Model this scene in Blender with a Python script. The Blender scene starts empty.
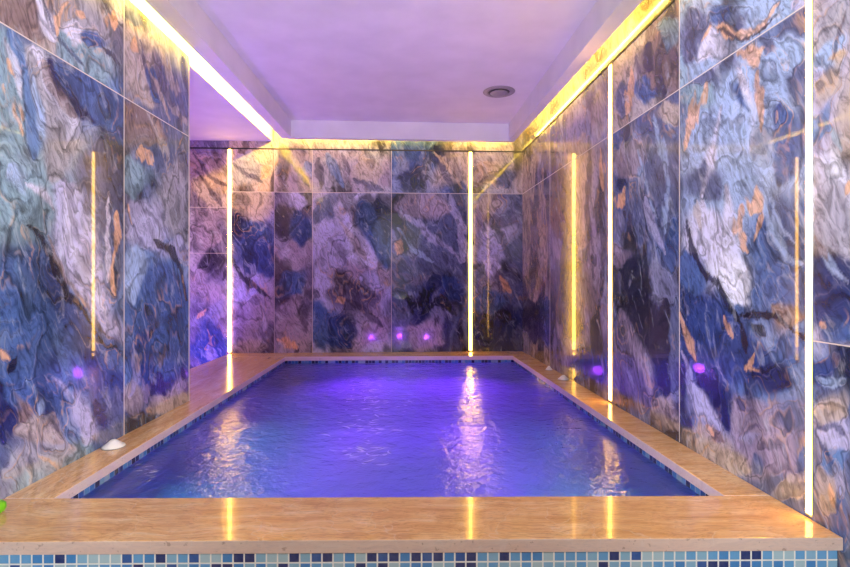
import bpy, bmesh, math, random
import numpy as np

random.seed(4)
C = bpy.context.scene.collection
F = 510.0; HX, HY = 425.0, 278.0       # focal length in px and the vanishing point of the level camera
EYE = 1.55                              # camera height; the coping top is one metre lower
TOP = 0.55                              # coping top above the floor
LED_Z = 3.27                            # shadow line below the lit cove
SOF = 3.38                              # underside of the dropped ceiling
CEIL = 3.61                             # main ceiling

# ------------------------------------------------------------------ helpers
def P(px, py, z):
    """point at height z seen at pixel px,py (survey of the photograph)"""
    Y = F * (EYE - z) / (py - HY)
    return ((px - HX) / F * Y, Y)

def link(o, parent=None):
    C.objects.link(o)
    if parent: o.parent = parent
    return o

def tag(o, label=None, cat=None, group=None, kind=None):
    if label: o['label'] = label
    if cat: o['category'] = cat
    if group: o['group'] = group
    if kind: o['kind'] = kind
    return o

def empty(name, loc, rz=0):
    o = bpy.data.objects.new(name, None); C.objects.link(o)
    o.location = loc; o.rotation_euler = (0, 0, rz); o.empty_display_size = .05
    return o

def obj(name, bm, mat, parent=None, smooth=False, off=(0, 0, 0)):
    me = bpy.data.meshes.new(name)
    bmesh.ops.recalc_face_normals(bm, faces=bm.faces)
    bm.to_mesh(me); bm.free()
    for p in me.polygons: p.use_smooth = smooth
    me.materials.append(mat)
    o = bpy.data.objects.new(name, me)
    o.location = off
    return link(o, parent)

def prism(bm, pts, z0, z1):
    a = [bm.verts.new((x, y, z0)) for x, y in pts]
    b = [bm.verts.new((x, y, z1)) for x, y in pts]
    n = len(pts)
    bm.faces.new(a[::-1]); bm.faces.new(b)
    for i in range(n):
        bm.faces.new((a[i], a[(i + 1) % n], b[(i + 1) % n], b[i]))
    return a + b

def bev(bm, w, seg=2, only=None):
    es = [e for e in bm.edges if (only is None or only(e))]
    bmesh.ops.bevel(bm, geom=es, offset=w, segments=seg, affect='EDGES', profile=.5)

def lathe(bm, prof, n=48, c=(0, 0, 0)):
    rings = []
    for r, z in prof:
        if r < 1e-5:
            rings.append([bm.verts.new((c[0], c[1], c[2] + z))]); continue
        rings.append([bm.verts.new((c[0] + r * math.cos(2 * math.pi * i / n), c[1] + r * math.sin(2 * math.pi * i / n), c[2] + z)) for i in range(n)])
    for a, b in zip(rings, rings[1:]):
        for i in range(n):
            j = (i + 1) % n
            if len(a) == 1 and len(b) == 1: continue
            if len(a) == 1: bm.faces.new((a[0], b[j], b[i]))
            elif len(b) == 1: bm.faces.new((a[i], a[j], b[0]))
            else: bm.faces.new((a[i], a[j], b[j], b[i]))

def s2l(c):
    c = np.asarray(c, float) / 255.0
    return np.where(c <= .04045, c / 12.92, ((c + .055) / 1.055) ** 2.4)

# ------------------------------------------------------------------ node materials
class NT:
    def __init__(s, name):
        s.m = bpy.data.materials.new(name); s.m.use_nodes = True
        s.t = s.m.node_tree; s.n = s.t.nodes; s.n.clear()
        s.out = s.n.new('ShaderNodeOutputMaterial')
    def new(s, typ, **kw):
        nd = s.n.new(typ)
        for k, v in kw.items():
            if hasattr(nd, k): setattr(nd, k, v)
            else: nd.inputs[k].default_value = v
        return nd
    def l(s, a, b): s.t.links.new(a, b)
    def put(s, v, inp):
        if hasattr(v, 'links'): s.l(v, inp)
        else: inp.default_value = v
    def math(s, op, a, b=0.0, c=None):
        nd = s.n.new('ShaderNodeMath'); nd.operation = op
        s.put(a, nd.inputs[0]); s.put(b, nd.inputs[1])
        if c is not None: s.put(c, nd.inputs[2])
        return nd.outputs[0]
    def vmath(s, op, a, b):
        nd = s.n.new('ShaderNodeVectorMath'); nd.operation = op
        s.put(a, nd.inputs[0]); s.put(b, nd.inputs[1])
        return nd.outputs[0]
    def noise(s, vec=None, scale=5, detail=3, rough=.5, dims='3D', w=None, dist=0.0):
        nd = s.n.new('ShaderNodeTexNoise'); nd.noise_dimensions = dims
        nd.inputs['Scale'].default_value = scale; nd.inputs['Detail'].default_value = detail
        nd.inputs['Roughness'].default_value = rough; nd.inputs['Distortion'].default_value = dist
        if vec is not None: s.l(vec, nd.inputs['Vector'])
        if w is not None: s.put(w, nd.inputs['W'])
        return nd
    def ramp(s, fac, stops, interp='LINEAR'):
        nd = s.n.new('ShaderNodeValToRGB'); nd.color_ramp.interpolation = interp
        e = nd.color_ramp.elements
        while len(e) < len(stops): e.new(.5)
        for i, (p, c) in enumerate(stops):
            e[i].position = p
            e[i].color = (c, c, c, 1) if isinstance(c, (int, float)) else (*c[:3], 1)
        s.l(fac, nd.inputs[0])
        return nd.outputs[0]
    def mix(s, fac, a, b, blend='MIX'):
        nd = s.n.new('ShaderNodeMix'); nd.data_type = 'RGBA'; nd.blend_type = blend
        s.put(fac, nd.inputs['Factor'])
        A = [i for i in nd.inputs if i.name == 'A' and i.type == 'RGBA'][0]
        B = [i for i in nd.inputs if i.name == 'B' and i.type == 'RGBA'][0]
        for v, i in ((a, A), (b, B)):
            if hasattr(v, 'links'): s.l(v, i)
            else: i.default_value = (*v[:3], 1)
        return [o for o in nd.outputs if o.type == 'RGBA'][0]
    def bump(s, h, strength=.2, dist=.01, normal=None):
        nd = s.n.new('ShaderNodeBump'); nd.inputs['Strength'].default_value = strength
        nd.inputs['Distance'].default_value = dist; s.l(h, nd.inputs['Height'])
        if normal is not None: s.l(normal, nd.inputs['Normal'])
        return nd.outputs[0]
    def bsdf(s, color, rough=.5, **kw):
        b = s.n.new('ShaderNodeBsdfPrincipled')
        s.put(color if hasattr(color, 'links') else (*color[:3], 1), b.inputs['Base Color'])
        s.put(rough, b.inputs['Roughness'])
        for k, v in kw.items(): s.put(v, b.inputs[k.replace('_', ' ')])
        s.l(b.outputs[0], s.out.inputs[0])
        return b

def pos(t): return t.new('ShaderNodeNewGeometry').outputs['Position']

def m_plain(name, col, rough=.5, **kw):
    t = NT(name)
    n = t.noise(pos(t), 14, 4)
    c = t.mix(t.math('MULTIPLY', n.outputs['Fac'], .25), s2l(col), s2l([v * .82 for v in col]))
    b = t.bsdf(c, rough, **kw)
    return t.m

def m_plaster(name, col, bumpy=.25):
    t = NT(name); p = pos(t)
    n = t.noise(p, 3, 4); f = t.noise(p, 70, 4, .6)
    c = t.mix(t.ramp(n.outputs['Fac'], [(.35, 0), (.7, 1)]), s2l(col), s2l([v * .95 for v in col]))
    b = t.bsdf(c, .75)
    t.l(t.bump(f.outputs['Fac'], bumpy, .006), b.inputs['Normal'])
    return t.m

def m_emit(name, col, strength):
    t = NT(name)
    e = t.new('ShaderNodeEmission'); e.inputs[0].default_value = (*col, 1); e.inputs[1].default_value = strength
    t.l(e.outputs[0], t.out.inputs[0])
    return t.m

def m_marble():
    t = NT('polished_blue_marble')
    col = t.new('ShaderNodeAttribute', attribute_name='stone')
    flow = t.new('ShaderNodeAttribute', attribute_name='flow')
    p = pos(t)
    fo = t.new('ShaderNodeAttribute', attribute_name='fold').outputs['Vector']
    w1 = t.noise(t.vmath('MULTIPLY', fo, (1.3, 3.2, 1)), 1.0, 4, .5, dist=.9)
    w2 = t.noise(t.vmath('MULTIPLY', fo, (4.5, 13, 1)), 1.0, 5, .6, dist=1.1)
    w3 = t.noise(t.vmath('MULTIPLY', fo, (16, 46, 1)), 1.0, 4, .65, dist=.6)
    a = t.math('ADD', flow.outputs['Fac'], t.math('MULTIPLY', w1.outputs['Fac'], .42))
    a = t.math('ADD', a, t.math('MULTIPLY', w2.outputs['Fac'], .10))
    a = t.math('ADD', a, t.math('MULTIPLY', w3.outputs['Fac'], .014))
    b1 = t.noise(None, 6, 1, .5, '1D', a).outputs['Fac']
    b2 = t.noise(None, 15, 2, .5, '1D', a).outputs['Fac']
    b3 = t.noise(None, 8, 1, .5, '1D', t.math('ADD', a, 7.3)).outputs['Fac']
    # tonal banding
    k1 = t.ramp(b1, [(.30, .45), (.47, .95), (.60, 1.0), (.72, 1.0)])
    k2 = t.ramp(b2, [(.30, .70), (.5, 1.0), (.68, 1.0)])
    c = t.mix(1.0, col.outputs['Color'], k1, 'MULTIPLY')
    c = t.mix(1.0, c, k2, 'MULTIPLY')
    # pale veils
    pv = t.ramp(b1, [(.60, 0), (.80, .18)])
    c = t.mix(pv, c, s2l((186, 188, 214)))
    pv2 = t.ramp(b2, [(.58, 0), (.82, .10)])
    c = t.mix(pv2, c, s2l((196, 194, 214)))
    # ochre seams
    om = t.noise(p, 1.7, 4, .6)
    og = t.math('MULTIPLY', t.ramp(b3, [(.56, 0), (.66, .5)]), t.ramp(om.outputs['Fac'], [(.47, 0), (.60, 1)]))
    og = t.math('MULTIPLY', og, t.ramp(w2.outputs['Fac'], [(.38, 0), (.55, 1)]))
    c = t.mix(og, c, s2l((196, 150, 104)))
    # thin ink lines
    ink = t.math('MULTIPLY', t.ramp(t.math('ABSOLUTE', t.math('SUBTRACT', b3, .47)), [(0, .45), (.020, 0)]), t.ramp(w1.outputs['Fac'], [(.42, 0), (.6, 1)]))
    c = t.mix(ink, c, s2l((30, 32, 56)))
    m = t.ramp(w3.outputs['Fac'], [(.36, .56), (.52, 1.0)])
    m2 = t.ramp(w2.outputs['Fac'], [(.34, .60), (.48, 1.0)])
    c = t.mix(1.0, c, m2, 'MULTIPLY')
    c = t.mix(t.ramp(w2.outputs['Fac'], [(.57, 0), (.72, .36)]), c, s2l((176, 184, 206)))
    c = t.mix(1.0, c, m, 'MULTIPLY')
    hs = t.new('ShaderNodeHueSaturation', Saturation=SAT, Value=VAL); t.l(c, hs.inputs['Color'])
    b = t.bsdf(hs.outputs[0], .16, Specular_IOR_Level=.5, Coat_Weight=.55, Coat_Roughness=.02, Coat_IOR=1.55)
    return t.m
SAT, VAL = .97, 1.46

def m_travertine(name, streak_axis):
    t = NT(name); p = pos(t)
    mp = t.new('ShaderNodeMapping'); t.l(p, mp.inputs[0])
    mp.inputs['Scale'].default_value = (1.2, 9, 9) if streak_axis == 'x' else (9, 1.2, 9)
    mp.inputs['Rotation'].default_value = (0, 0, .03)
    warp = t.noise(p, 3, 3)
    v = t.vmath('ADD', mp.outputs[0], warp.outputs['Color'])
    n = t.noise(v, 2.2, 6, .62)
    n2 = t.noise(v, 9, 4, .6)
    big = t.noise(p, 1.6, 3)
    c = t.ramp(n.outputs['Fac'], [(.25, s2l((190, 136, 84))), (.45, s2l((228, 178, 122))), (.58, s2l((240, 198, 148))), (.75, s2l((248, 222, 188)))])
    c = t.mix(t.ramp(n2.outputs['Fac'], [(.32, .55), (.48, 0)]), c, s2l((176, 128, 88)))
    c = t.mix(t.ramp(big.outputs['Fac'], [(.4, 0), (.65, .45)]), c, s2l((226, 176, 120)))
    vor = t.new('ShaderNodeTexVoronoi', feature='DISTANCE_TO_EDGE'); vor.inputs['Scale'].default_value = 1.3
    t.l(t.vmath('ADD', p, warp.outputs['Color']), vor.inputs['Vector'])
    c = t.mix(t.ramp(vor.outputs['Distance'], [(0, .38), (.006, 0)]), c, s2l((240, 222, 200)))
    # side faces mixed paler and greyer, and rougher than the top
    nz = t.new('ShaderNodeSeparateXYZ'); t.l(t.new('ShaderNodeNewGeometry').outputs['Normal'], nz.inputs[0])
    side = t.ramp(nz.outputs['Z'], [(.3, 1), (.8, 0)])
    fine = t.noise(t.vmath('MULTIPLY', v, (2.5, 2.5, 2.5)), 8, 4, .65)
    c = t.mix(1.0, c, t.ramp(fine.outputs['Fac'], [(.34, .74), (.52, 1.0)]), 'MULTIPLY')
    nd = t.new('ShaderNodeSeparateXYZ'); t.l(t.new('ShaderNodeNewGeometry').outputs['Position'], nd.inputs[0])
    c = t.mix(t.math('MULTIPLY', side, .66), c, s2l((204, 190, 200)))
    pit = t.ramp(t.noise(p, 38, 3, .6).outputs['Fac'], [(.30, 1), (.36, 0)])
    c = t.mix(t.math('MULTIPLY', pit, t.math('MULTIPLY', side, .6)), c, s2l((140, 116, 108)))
    b = t.bsdf(c, t.math('ADD', t.math('MULTIPLY', side, .4), .13), Specular_IOR_Level=.5, Coat_Weight=.4, Coat_Roughness=.04)
    t.l(t.bump(n2.outputs['Fac'], .03, .004), b.inputs['Normal'])
    return t.m

def m_mosaic(name, pitch=.0425, off=(0, 0, 0), tone=1.0, regular=False):
    """square glass mosaic: random blues, pale grout"""
    t = NT(name); geo = t.new('ShaderNodeNewGeometry')
    q = t.vmath('ADD', geo.outputs['Position'], off)
    q = t.vmath('DIVIDE', q, (pitch, pitch, pitch))
    s = t.new('ShaderNodeSeparateXYZ'); t.l(q, s.inputs[0])
    ns = t.new('ShaderNodeSeparateXYZ'); t.l(geo.outputs['Normal'], ns.inputs[0])
    ax = t.math('GREATER_THAN', t.math('ABSOLUTE', ns.outputs['X']), .6)
    az = t.math('GREATER_THAN', t.math('ABSOLUTE', ns.outputs['Z']), .6)
    # u = y on x-facing faces, else x ; v = z, or y on horizontal faces
    def sel(f, a, b): return t.math('ADD', t.math('MULTIPLY', t.math('SUBTRACT', 1.0, f), a), t.math('MULTIPLY', f, b))
    u = sel(ax, s.outputs['X'], s.outputs['Y']); v = sel(az, s.outputs['Z'], s.outputs['Y'])
    cell = t.new('ShaderNodeCombineXYZ')
    t.l(t.math('FLOOR', u), cell.inputs[0]); t.l(t.math('FLOOR', v), cell.inputs[1]); t.l(ax, cell.inputs[2])
    wn = t.new('ShaderNodeTexWhiteNoise'); t.l(cell.outputs[0], wn.inputs['Vector'])
    c = t.ramp(wn.outputs['Value'], [(0, s2l((16, 38, 112))), (.17, s2l((36, 84, 164))), (.26, s2l((62, 134, 206))), (.46, s2l((98, 162, 220))), (.66, s2l((134, 182, 218))), (.84, s2l((170, 200, 218)))], 'CONSTANT')
    def edge(w):
        fr = t.math('FRACT', w)
        return t.math('MINIMUM', fr, t.math('SUBTRACT', 1.0, fr))
    e = t.math('MINIMUM', edge(u), edge(v))
    g = t.ramp(e, [(.055, 1), (.085, 0)])
    if regular:
        k4 = t.math('LESS_THAN', t.math('MODULO', t.math('ADD', t.math('FLOOR', u), t.math('ADD', 400.0, t.math('MULTIPLY', t.math('FLOOR', v), 2.0))), 4.0), .5)
        c = t.mix(k4, c, s2l((14, 22, 70)))
    glz = t.noise(q, 1.7, 3)
    c = t.mix(t.math('MULTIPLY', glz.outputs['Fac'], .12), c, s2l((200, 216, 232)))
    c = t.mix(g, c, s2l((150, 168, 214) if regular else (236, 238, 240)))
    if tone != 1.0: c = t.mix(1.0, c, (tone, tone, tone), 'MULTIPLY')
    b = t.bsdf(c, t.math('ADD', t.math('MULTIPLY', g, .5), .12))
    t.l(t.bump(t.math('SUBTRACT', 1.0, g), .4, .003), b.inputs['Normal'])
    return t.m

def m_water():
    t = NT('pool_water'); p = pos(t)
    mp = t.new('ShaderNodeMapping'); t.l(p, mp.inputs[0]); mp.inputs['Scale'].default_value = (1, 1.0, 1)
    n1 = t.noise(mp.outputs[0], 9, 3, .5, dist=.3)
    n2 = t.noise(mp.outputs[0], 27, 3, .55, dist=.3)
    n3 = t.noise(mp.outputs[0], 60, 2, .5)
    h = t.math('ADD', n1.outputs['Fac'], t.math('ADD', t.math('MULTIPLY', n2.outputs['Fac'], .4), t.math('MULTIPLY', n3.outputs['Fac'], .07)))
    nrm = t.bump(h, 1.0, .0115)
    fr = t.new('ShaderNodeFresnel', IOR=1.33); t.l(nrm, fr.inputs['Normal'])
    gl = t.new('ShaderNodeBsdfGlossy', Roughness=.13); t.l(nrm, gl.inputs['Normal'])
    rf = t.new('ShaderNodeBsdfRefraction', IOR=1.33, Roughness=.34); t.l(nrm, rf.inputs['Normal'])
    rf.inputs['Color'].default_value = (.62, .66, .88, 1)
    tr = t.new('ShaderNodeBsdfTransparent'); tr.inputs[0].default_value = (.86, .92, 1, 1)
    a = t.new('ShaderNodeMixShader'); a.inputs[0].default_value = .84
    t.l(tr.outputs[0], a.inputs[1]); t.l(rf.outputs[0], a.inputs[2])
    m = t.new('ShaderNodeMixShader')
    t.l(t.math('MINIMUM', t.math('MULTIPLY', fr.outputs[0], 1.35), 1.0), m.inputs[0]); t.l(a.outputs[0], m.inputs[1]); t.l(gl.outputs[0], m.inputs[2])
    t.l(m.outputs[0], t.out.inputs[0])
    return t.m

# ------------------------------------------------------------------ stone painting (numpy)
_rng = np.random.RandomState(11)
_perm = _rng.permutation(512); _perm = np.concatenate([_perm, _perm, _perm])
_gr = _rng.rand(512) * 2 * math.pi
def perlin(x, y):
    xi = np.floor(x).astype(int); yi = np.floor(y).astype(int)
    xf = x - xi; yf = y - yi
    def g(ix, iy, dx, dy):
        a = _gr[_perm[(ix & 511) + _perm[iy & 511]] & 511]
        return np.cos(a) * dx + np.sin(a) * dy
    u = xf ** 3 * (xf * (xf * 6 - 15) + 10); v = yf ** 3 * (yf * (yf * 6 - 15) + 10)
    a = g(xi, yi, xf, yf) * (1 - u) + g(xi + 1, yi, xf - 1, yf) * u
    b = g(xi, yi + 1, xf, yf - 1) * (1 - u) + g(xi + 1, yi + 1, xf - 1, yf - 1) * u
    return (a * (1 - v) + b * v) * 1.4
def fbm(x, y, o=4, gain=.55):
    s = 0; a = 1
    for i in range(o):
        s = s + a * perlin(x * 2 ** i + 13.7 * i, y * 2 ** i + 5.1 * i); a *= gain
    return s
def sstep(a, b, x):
    t = np.clip((x - a) / (b - a), 0, 1); return t * t * (3 - 2 * t)

# palette, as seen
K = dict(
    pale=(184, 182, 206), white=(206, 206, 224), lav=(158, 156, 190), grey=(146, 144, 158), gtan=(160, 148, 146), tan=(176, 156, 140),
    brn=(122, 104, 102), org=(200, 156, 122), teal=(122, 146, 166), pblue=(142, 160, 196), blue=(88, 116, 164), mblue=(64, 90, 142),
    dblue=(44, 66, 122), navy=(34, 42, 86), ink=(24, 26, 44), slate=(84, 92, 126), plum=(98, 92, 120), lplum=(142, 130, 150), dk=(52, 48, 70))

# each panel: wall, px range, side of the 1.15 m joint, ground colours, strokes (colour, half width px, points)
PANELS = [
 ('left', -9999, 124, 'up', ('gtan', 'grey'), [
   ('brn', 20, [(0, 5), (28, 12)]), ('teal', 12, [(70, 40), (95, 70), (118, 92)]), ('blue', 9, [(100, 78), (122, 96)]),
   ('pale', 6, [(40, -5), (46, 20), (60, 45)]), ('navy', 2, [(46, 0), (54, 25), (72, 50), (88, 66)]),
   ('org', 3.5, [(76, 2), (66, 20), (64, 40)]), ('org', 3, [(84, 10), (92, 16)]), ('pale', 5, [(84, 24), (80, 50)]),
   ('mblue', 7, [(97, 30), (95, 42)]), ('ink', 1.5, [(104, 38), (114, 50), (122, 64)]), ('org', 3, [(112, 8), (118, 26)])]),
 ('left', -9999, 124, 'lo', ('slate', 'teal'), [
   ('teal', 26, [(0, 40), (10, 90), (0, 160)]), ('blue', 8, [(14, 34), (30, 70), (34, 110), (30, 160)]), ('pale', 3, [(8, 40), (22, 70), (24, 100)]),
   ('org', 7, [(6, 90), (12, 108), (20, 128), (22, 146)]), ('org', 3, [(12, 62), (20, 80)]), ('pblue', 5, [(38, 70), (46, 110), (40, 140)]),
   ('grey', 13, [(34, 50), (50, 90), (62, 120), (60, 150), (50, 185)]), ('pale', 7, [(38, 48), (56, 90), (72, 125), (66, 150)]),
   ('mblue', 19, [(66, 70), (90, 96), (116, 118), (120, 135)]), ('blue', 7, [(92, 100), (108, 130)]), ('navy', 5, [(56, 62), (70, 92), (80, 116), (90, 130)]), 
   ('brn', 4, [(50, 62), (64, 96), (76, 120)]), ('slate', 13, [(96, 150), (100, 200), (106, 240)]),
   ('teal', 30, [(14, 200), (32, 220)]), ('pale', 5, [(20, 186), (40, 200), (52, 215)]), ('pblue', 7, [(5, 170), (20, 200)]),
   ('mblue', 42, [(-30, 290), (20, 290), (44, 330), (50, 380), (10, 400)]), ('blue', 12, [(12, 260), (30, 290), (34, 320)]), ('blue', 8, [(60, 330), (70, 370), (74, 400)]),
   ('dblue', 10, [(50, 270), (66, 310), (92, 350), (100, 390)]),
   ('lav', 15, [(62, 185), (68, 230), (82, 270), (100, 312), (124, 334)]), ('pale', 8, [(64, 190), (72, 240), (90, 285), (112, 320)]),
   ('ink', 3.2, [(24, 228), (44, 244), (58, 268), (72, 296), (88, 322), (104, 340), (126, 350)]), ('brn', 1.8, [(50, 244), (64, 266), (80, 298), (98, 326), (124, 342)]),
   ('slate', 9, [(110, 190), (112, 240), (118, 290)]), ('org', 2.6, [(116, 215), (119, 240), (114, 262), (118, 290)]), ('pale', 2.5, [(106, 200), (108, 240), (112, 280)]),
   ('org', 4, [(4, 345), (14, 356)]), ('ink', 4, [(20, 352), (14, 372)]), ('dblue', 14, [(100, 370), (112, 400)]),
   ('lav', 7, [(56, 376), (76, 396), (88, 430), (84, 444)]), ('pblue', 5, [(30, 378), (44, 404), (40, 420)]), ('brn', 5, [(16, 392), (28, 412), (22, 428)]),
   ('navy', 9, [(0, 380), (6, 420), (4, 450)]), ('gtan', 13, [(20, 440), (44, 436), (60, 446)]), ('grey', 9, [(4, 480), (36, 462), (70, 450)]),
   ('navy', 5, [(98, 400), (106, 425)]), ('slate', 7, [(118, 380), (116, 420)])]),
 ('left', 124, 200, 'up', ('slate', 'grey'), [
   ('gtan', 9, [(128, 20), (136, 60), (150, 100)]), ('mblue', 7, [(146, 60), (158, 96)]), ('tan', 2.2, [(134, 20), (144, 52), (160, 86), (172, 120)]),
   ('gtan', 2.6, [(146, 26), (158, 60), (170, 90), (180, 124)]), ('gtan', 2.4, [(158, 40), (170, 70), (180, 98), (186, 130)]), ('navy', 3, [(152, 40), (164, 74), (176, 106)]),
   ('navy', 2.6, [(138, 34), (148, 66), (160, 96)]), ('org', 3, [(132, 30), (136, 44)]), ('dblue', 4, [(180, 96), (186, 120)])]),
 ('left', 124, 200, 'lo', ('slate', 'blue'), [
   ('brn', 15, [(126, 108), (144, 122), (160, 136)]), ('slate', 7, [(160, 120), (176, 150), (180, 180)]), ('gtan', 2, [(150, 112), (160, 140), (168, 170)]),
   ('org', 5, [(146, 148), (154, 162)]), ('teal', 9, [(132, 160), (136, 190)]), ('grey', 10, [(176, 160), (180, 210), (186, 240)]),
   ('lav', 12, [(134, 200), (150, 225), (158, 240)]), ('pblue', 8, [(140, 240), (134, 270), (132, 300)]), ('org', 2.4, [(130, 200), (136, 220)]),
   ('mblue', 22, [(160, 270), (160, 320), (166, 380)]), ('dblue', 11, [(134, 330), (146, 380)]), ('lav', 8, [(176, 230), (188, 256)]),
   ('ink', 3, [(158, 234), (170, 246), (178, 266), (186, 300)]), ('dk', 9, [(146, 306), (156, 326), (148, 340)]), ('brn', 3, [(162, 344), (158, 370)]),
   ('lav', 4.5, [(126, 340), (132, 372), (128, 400)]), ('gtan', 6, [(128, 384), (132, 420)]), ('navy', 9, [(156, 376), (166, 396)]), ('gtan', 8, [(150, 412), (176, 398), (190, 396)]),
   ('lplum', 3.5, [(140, 378), (146, 404)])]),
 ('back', -9999, 229, 'all', ('plum', 'lplum'), [
   ('tan', 9, [(192, 160), (210, 176), (228, 190)]), ('dk', 2, [(192, 156), (206, 172), (228, 186)]), ('gtan', 5, [(192, 182), (214, 196), (228, 206)]),
   ('dk', 2.4, [(192, 172), (208, 184), (222, 206)]), ('plum', 4, [(192, 196), (206, 210)]), ('lplum', 8, [(196, 230), (220, 236)]), ('dk', 8, [(200, 262), (222, 258)]),
   ('org', 3, [(198, 318), (206, 310)]), ('dblue', 14, [(196, 350), (226, 346)]), ('lav', 3, [(208, 345), (214, 362)]), ('lplum', 6, [(200, 290), (222, 300)])]),
 ('back', 229, 274, 'up', ('tan', 'gtan'), [('grey', 10, [(250, 160), (240, 180)]), ('dk', 2, [(234, 160), (244, 174), (262, 182)]), ('org', 4, [(262, 178), (270, 170)])]),
 ('back', 229, 274, 'lo', ('lplum', 'lav'), [
   ('gtan', 10, [(232, 200), (256, 202), (274, 204)]), ('dblue', 15, [(244, 226), (258, 246), (270, 270)]), ('navy', 6, [(236, 216), (240, 240)]), ('mblue', 4, [(250, 222), (268, 240)]),
   ('ink', 2.2, [(230, 256), (242, 274), (256, 288), (274, 300)]), ('lplum', 14, [(238, 310), (256, 330)]), ('gtan', 5, [(236, 344), (266, 344)])]),
 ('back', 274, 312, 'up', ('gtan', 'lplum'), [('dk', 2, [(288, 156), (298, 172), (308, 190)]), ('blue', 4, [(304, 160), (310, 176)])]),
 ('back', 274, 312, 'lo', ('lplum', 'plum'), [
   ('dk', 6, [(278, 210), (284, 240)]), ('dblue', 8, [(298, 216), (302, 244)]), ('lav', 6, [(290, 200), (306, 204)]), ('mblue', 7, [(284, 272), (300, 290)]),
   ('lplum', 10, [(282, 310), (300, 320)]), ('org', 5, [(280, 336), (298, 344)]), ('dk', 3, [(304, 300), (308, 330)])]),
 ('back', 312, 391, 'up', ('lplum', 'grey'), [
   ('blue', 4, [(326, 154), (336, 174), (344, 190)]), ('dk', 3, [(318, 158), (322, 186)]), ('dk', 3, [(344, 156), (352, 178)]), ('gtan', 7, [(366, 162), (376, 182)]), ('navy', 3, [(356, 182), (384, 190)])]),
 ('back', 312, 391, 'lo', ('lav', 'lplum'), [
   ('slate', 9, [(318, 202), (330, 214)]), ('mblue', 9, [(364, 206), (378, 226), (386, 262)]), ('navy', 6, [(380, 200), (386, 240)]), ('lav', 12, [(330, 240), (344, 262)]),
   ('plum', 2.5, [(330, 236), (342, 250), (350, 266)]), ('pale', 7, [(352, 226), (360, 250), (372, 266)]), ('gtan', 3, [(340, 222), (356, 240), (364, 262)]),  # pale stroke covers veining and a painted whitish reflection
   ('plum', 7, [(330, 290), (352, 300), (376, 296)]), ('mblue', 12, [(318, 306), (322, 340)]), ('dblue', 9, [(332, 320), (346, 344)]), ('dk', 3, [(346, 300), (366, 312), (384, 330)]),
   ('lplum', 9, [(372, 320), (384, 340)]), ('org', 2.5, [(338, 296), (344, 304)]), ('lav', 5, [(360, 280), (380, 284)])]),
 ('back', 391, 467, 'up', ('dblue', 'mblue'), [
   ('gtan', 16, [(452, 150), (470, 178)]), ('navy', 3, [(428, 150), (442, 168), (458, 194)]), ('tan', 2, [(434, 150), (448, 168), (464, 190)]), ('navy', 7, [(400, 180), (420, 186)])]),
 ('back', 391, 467, 'lo', ('navy', 'slate'), [
   ('lplum', 9, [(398, 206), (420, 206), (446, 210)]), ('slate', 8, [(408, 224), (436, 244), (462, 276)]), ('lav', 3, [(404, 214), (424, 234), (450, 250), (464, 262)]),
   ('pblue', 2, [(396, 226), (412, 250), (434, 262)]), ('org', 5, [(400, 238), (396, 252)]), ('ink', 7, [(396, 290), (414, 300), (432, 290)]), ('ink', 4, [(420, 312), (440, 300), (456, 316)]),
   ('dblue', 7, [(444, 282), (460, 300)]), ('lplum', 8, [(414, 328), (440, 344)]), ('plum', 3, [(398, 272), (414, 280), (430, 276)]), ('lav', 4, [(450, 196), (464, 230), (466, 260)])]),
 ('back', 467, 9999, 'up', ('gtan', 'grey'), [('tan', 7, [(480, 166), (492, 180)]), ('slate', 5, [(502, 170), (508, 184)]), ('dk', 2, [(478, 184), (494, 176), (512, 160)])]),
 ('back', 467, 9999, 'lo', ('slate', 'plum'), [
   ('gtan', 7, [(480, 204), (500, 206)]), ('lav', 13, [(488, 236), (500, 254)]), ('dk', 2.5, [(490, 216), (504, 236), (512, 262)]), ('pale', 6, [(486, 262), (498, 266)]),  # small pale stroke paints in a whitish reflection
   ('org', 3.5, [(500, 276), (508, 290)]), ('mblue', 9, [(484, 292), (490, 312)]), ('navy', 16, [(486, 330), (510, 336)]), ('ink', 6, [(494, 312), (512, 318)]), ('lplum', 3, [(480, 206), (478, 250)])]),
 ('right', -9999, 550, 'all', ('plum', 'gtan'), [
   ('gtan', 6, [(526, 160), (528, 220), (532, 300)]), ('dk', 3, [(534, 170), (536, 240), (530, 300)]), ('tan', 2.5, [(542, 170), (542, 230), (546, 280)]),
   ('dk', 7, [(526, 300), (534, 340)]), ('dblue', 6, [(544, 300), (546, 340)])]),
 ('right', 550, 612, 'all', ('lplum', 'plum'), [
   ('brn', 6, [(560, 170), (562, 240)]), ('tan', 5, [(582, 130), (580, 180), (584, 240)]), ('dk', 2, [(590, 120), (588, 190), (592, 280)]), ('plum', 9, [(560, 270), (562, 330)]),
   ('dk', 6, [(572, 300), (576, 340)]), ('lplum', 6, [(584, 260), (586, 320)]), ('gtan', 5, [(600, 90), (602, 140)]), ('dk', 2.4, [(600, 180), (602, 250), (598, 330)]),
   ('dblue', 8, [(586, 352), (600, 384)]), ('org', 2, [(604, 150), (602, 190)])]),
 ('right', 612, 679, 'up', ('gtan', 'brn'), [
   ('brn', 9, [(662, 30), (664, 60), (654, 90)]), ('dk', 5, [(652, 40), (656, 70), (666, 88)]), ('mblue', 8, [(648, 76), (650, 100)]), ('org', 3, [(634, 70), (630, 100), (632, 122)]),
   ('slate', 5, [(622, 90), (624, 120)]), ('teal', 5, [(672, 20), (674, 50)]), ('dk', 2.6, [(640, 56), (644, 90)])]),
 ('right', 612, 679, 'lo', ('dblue', 'slate'), [
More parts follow.
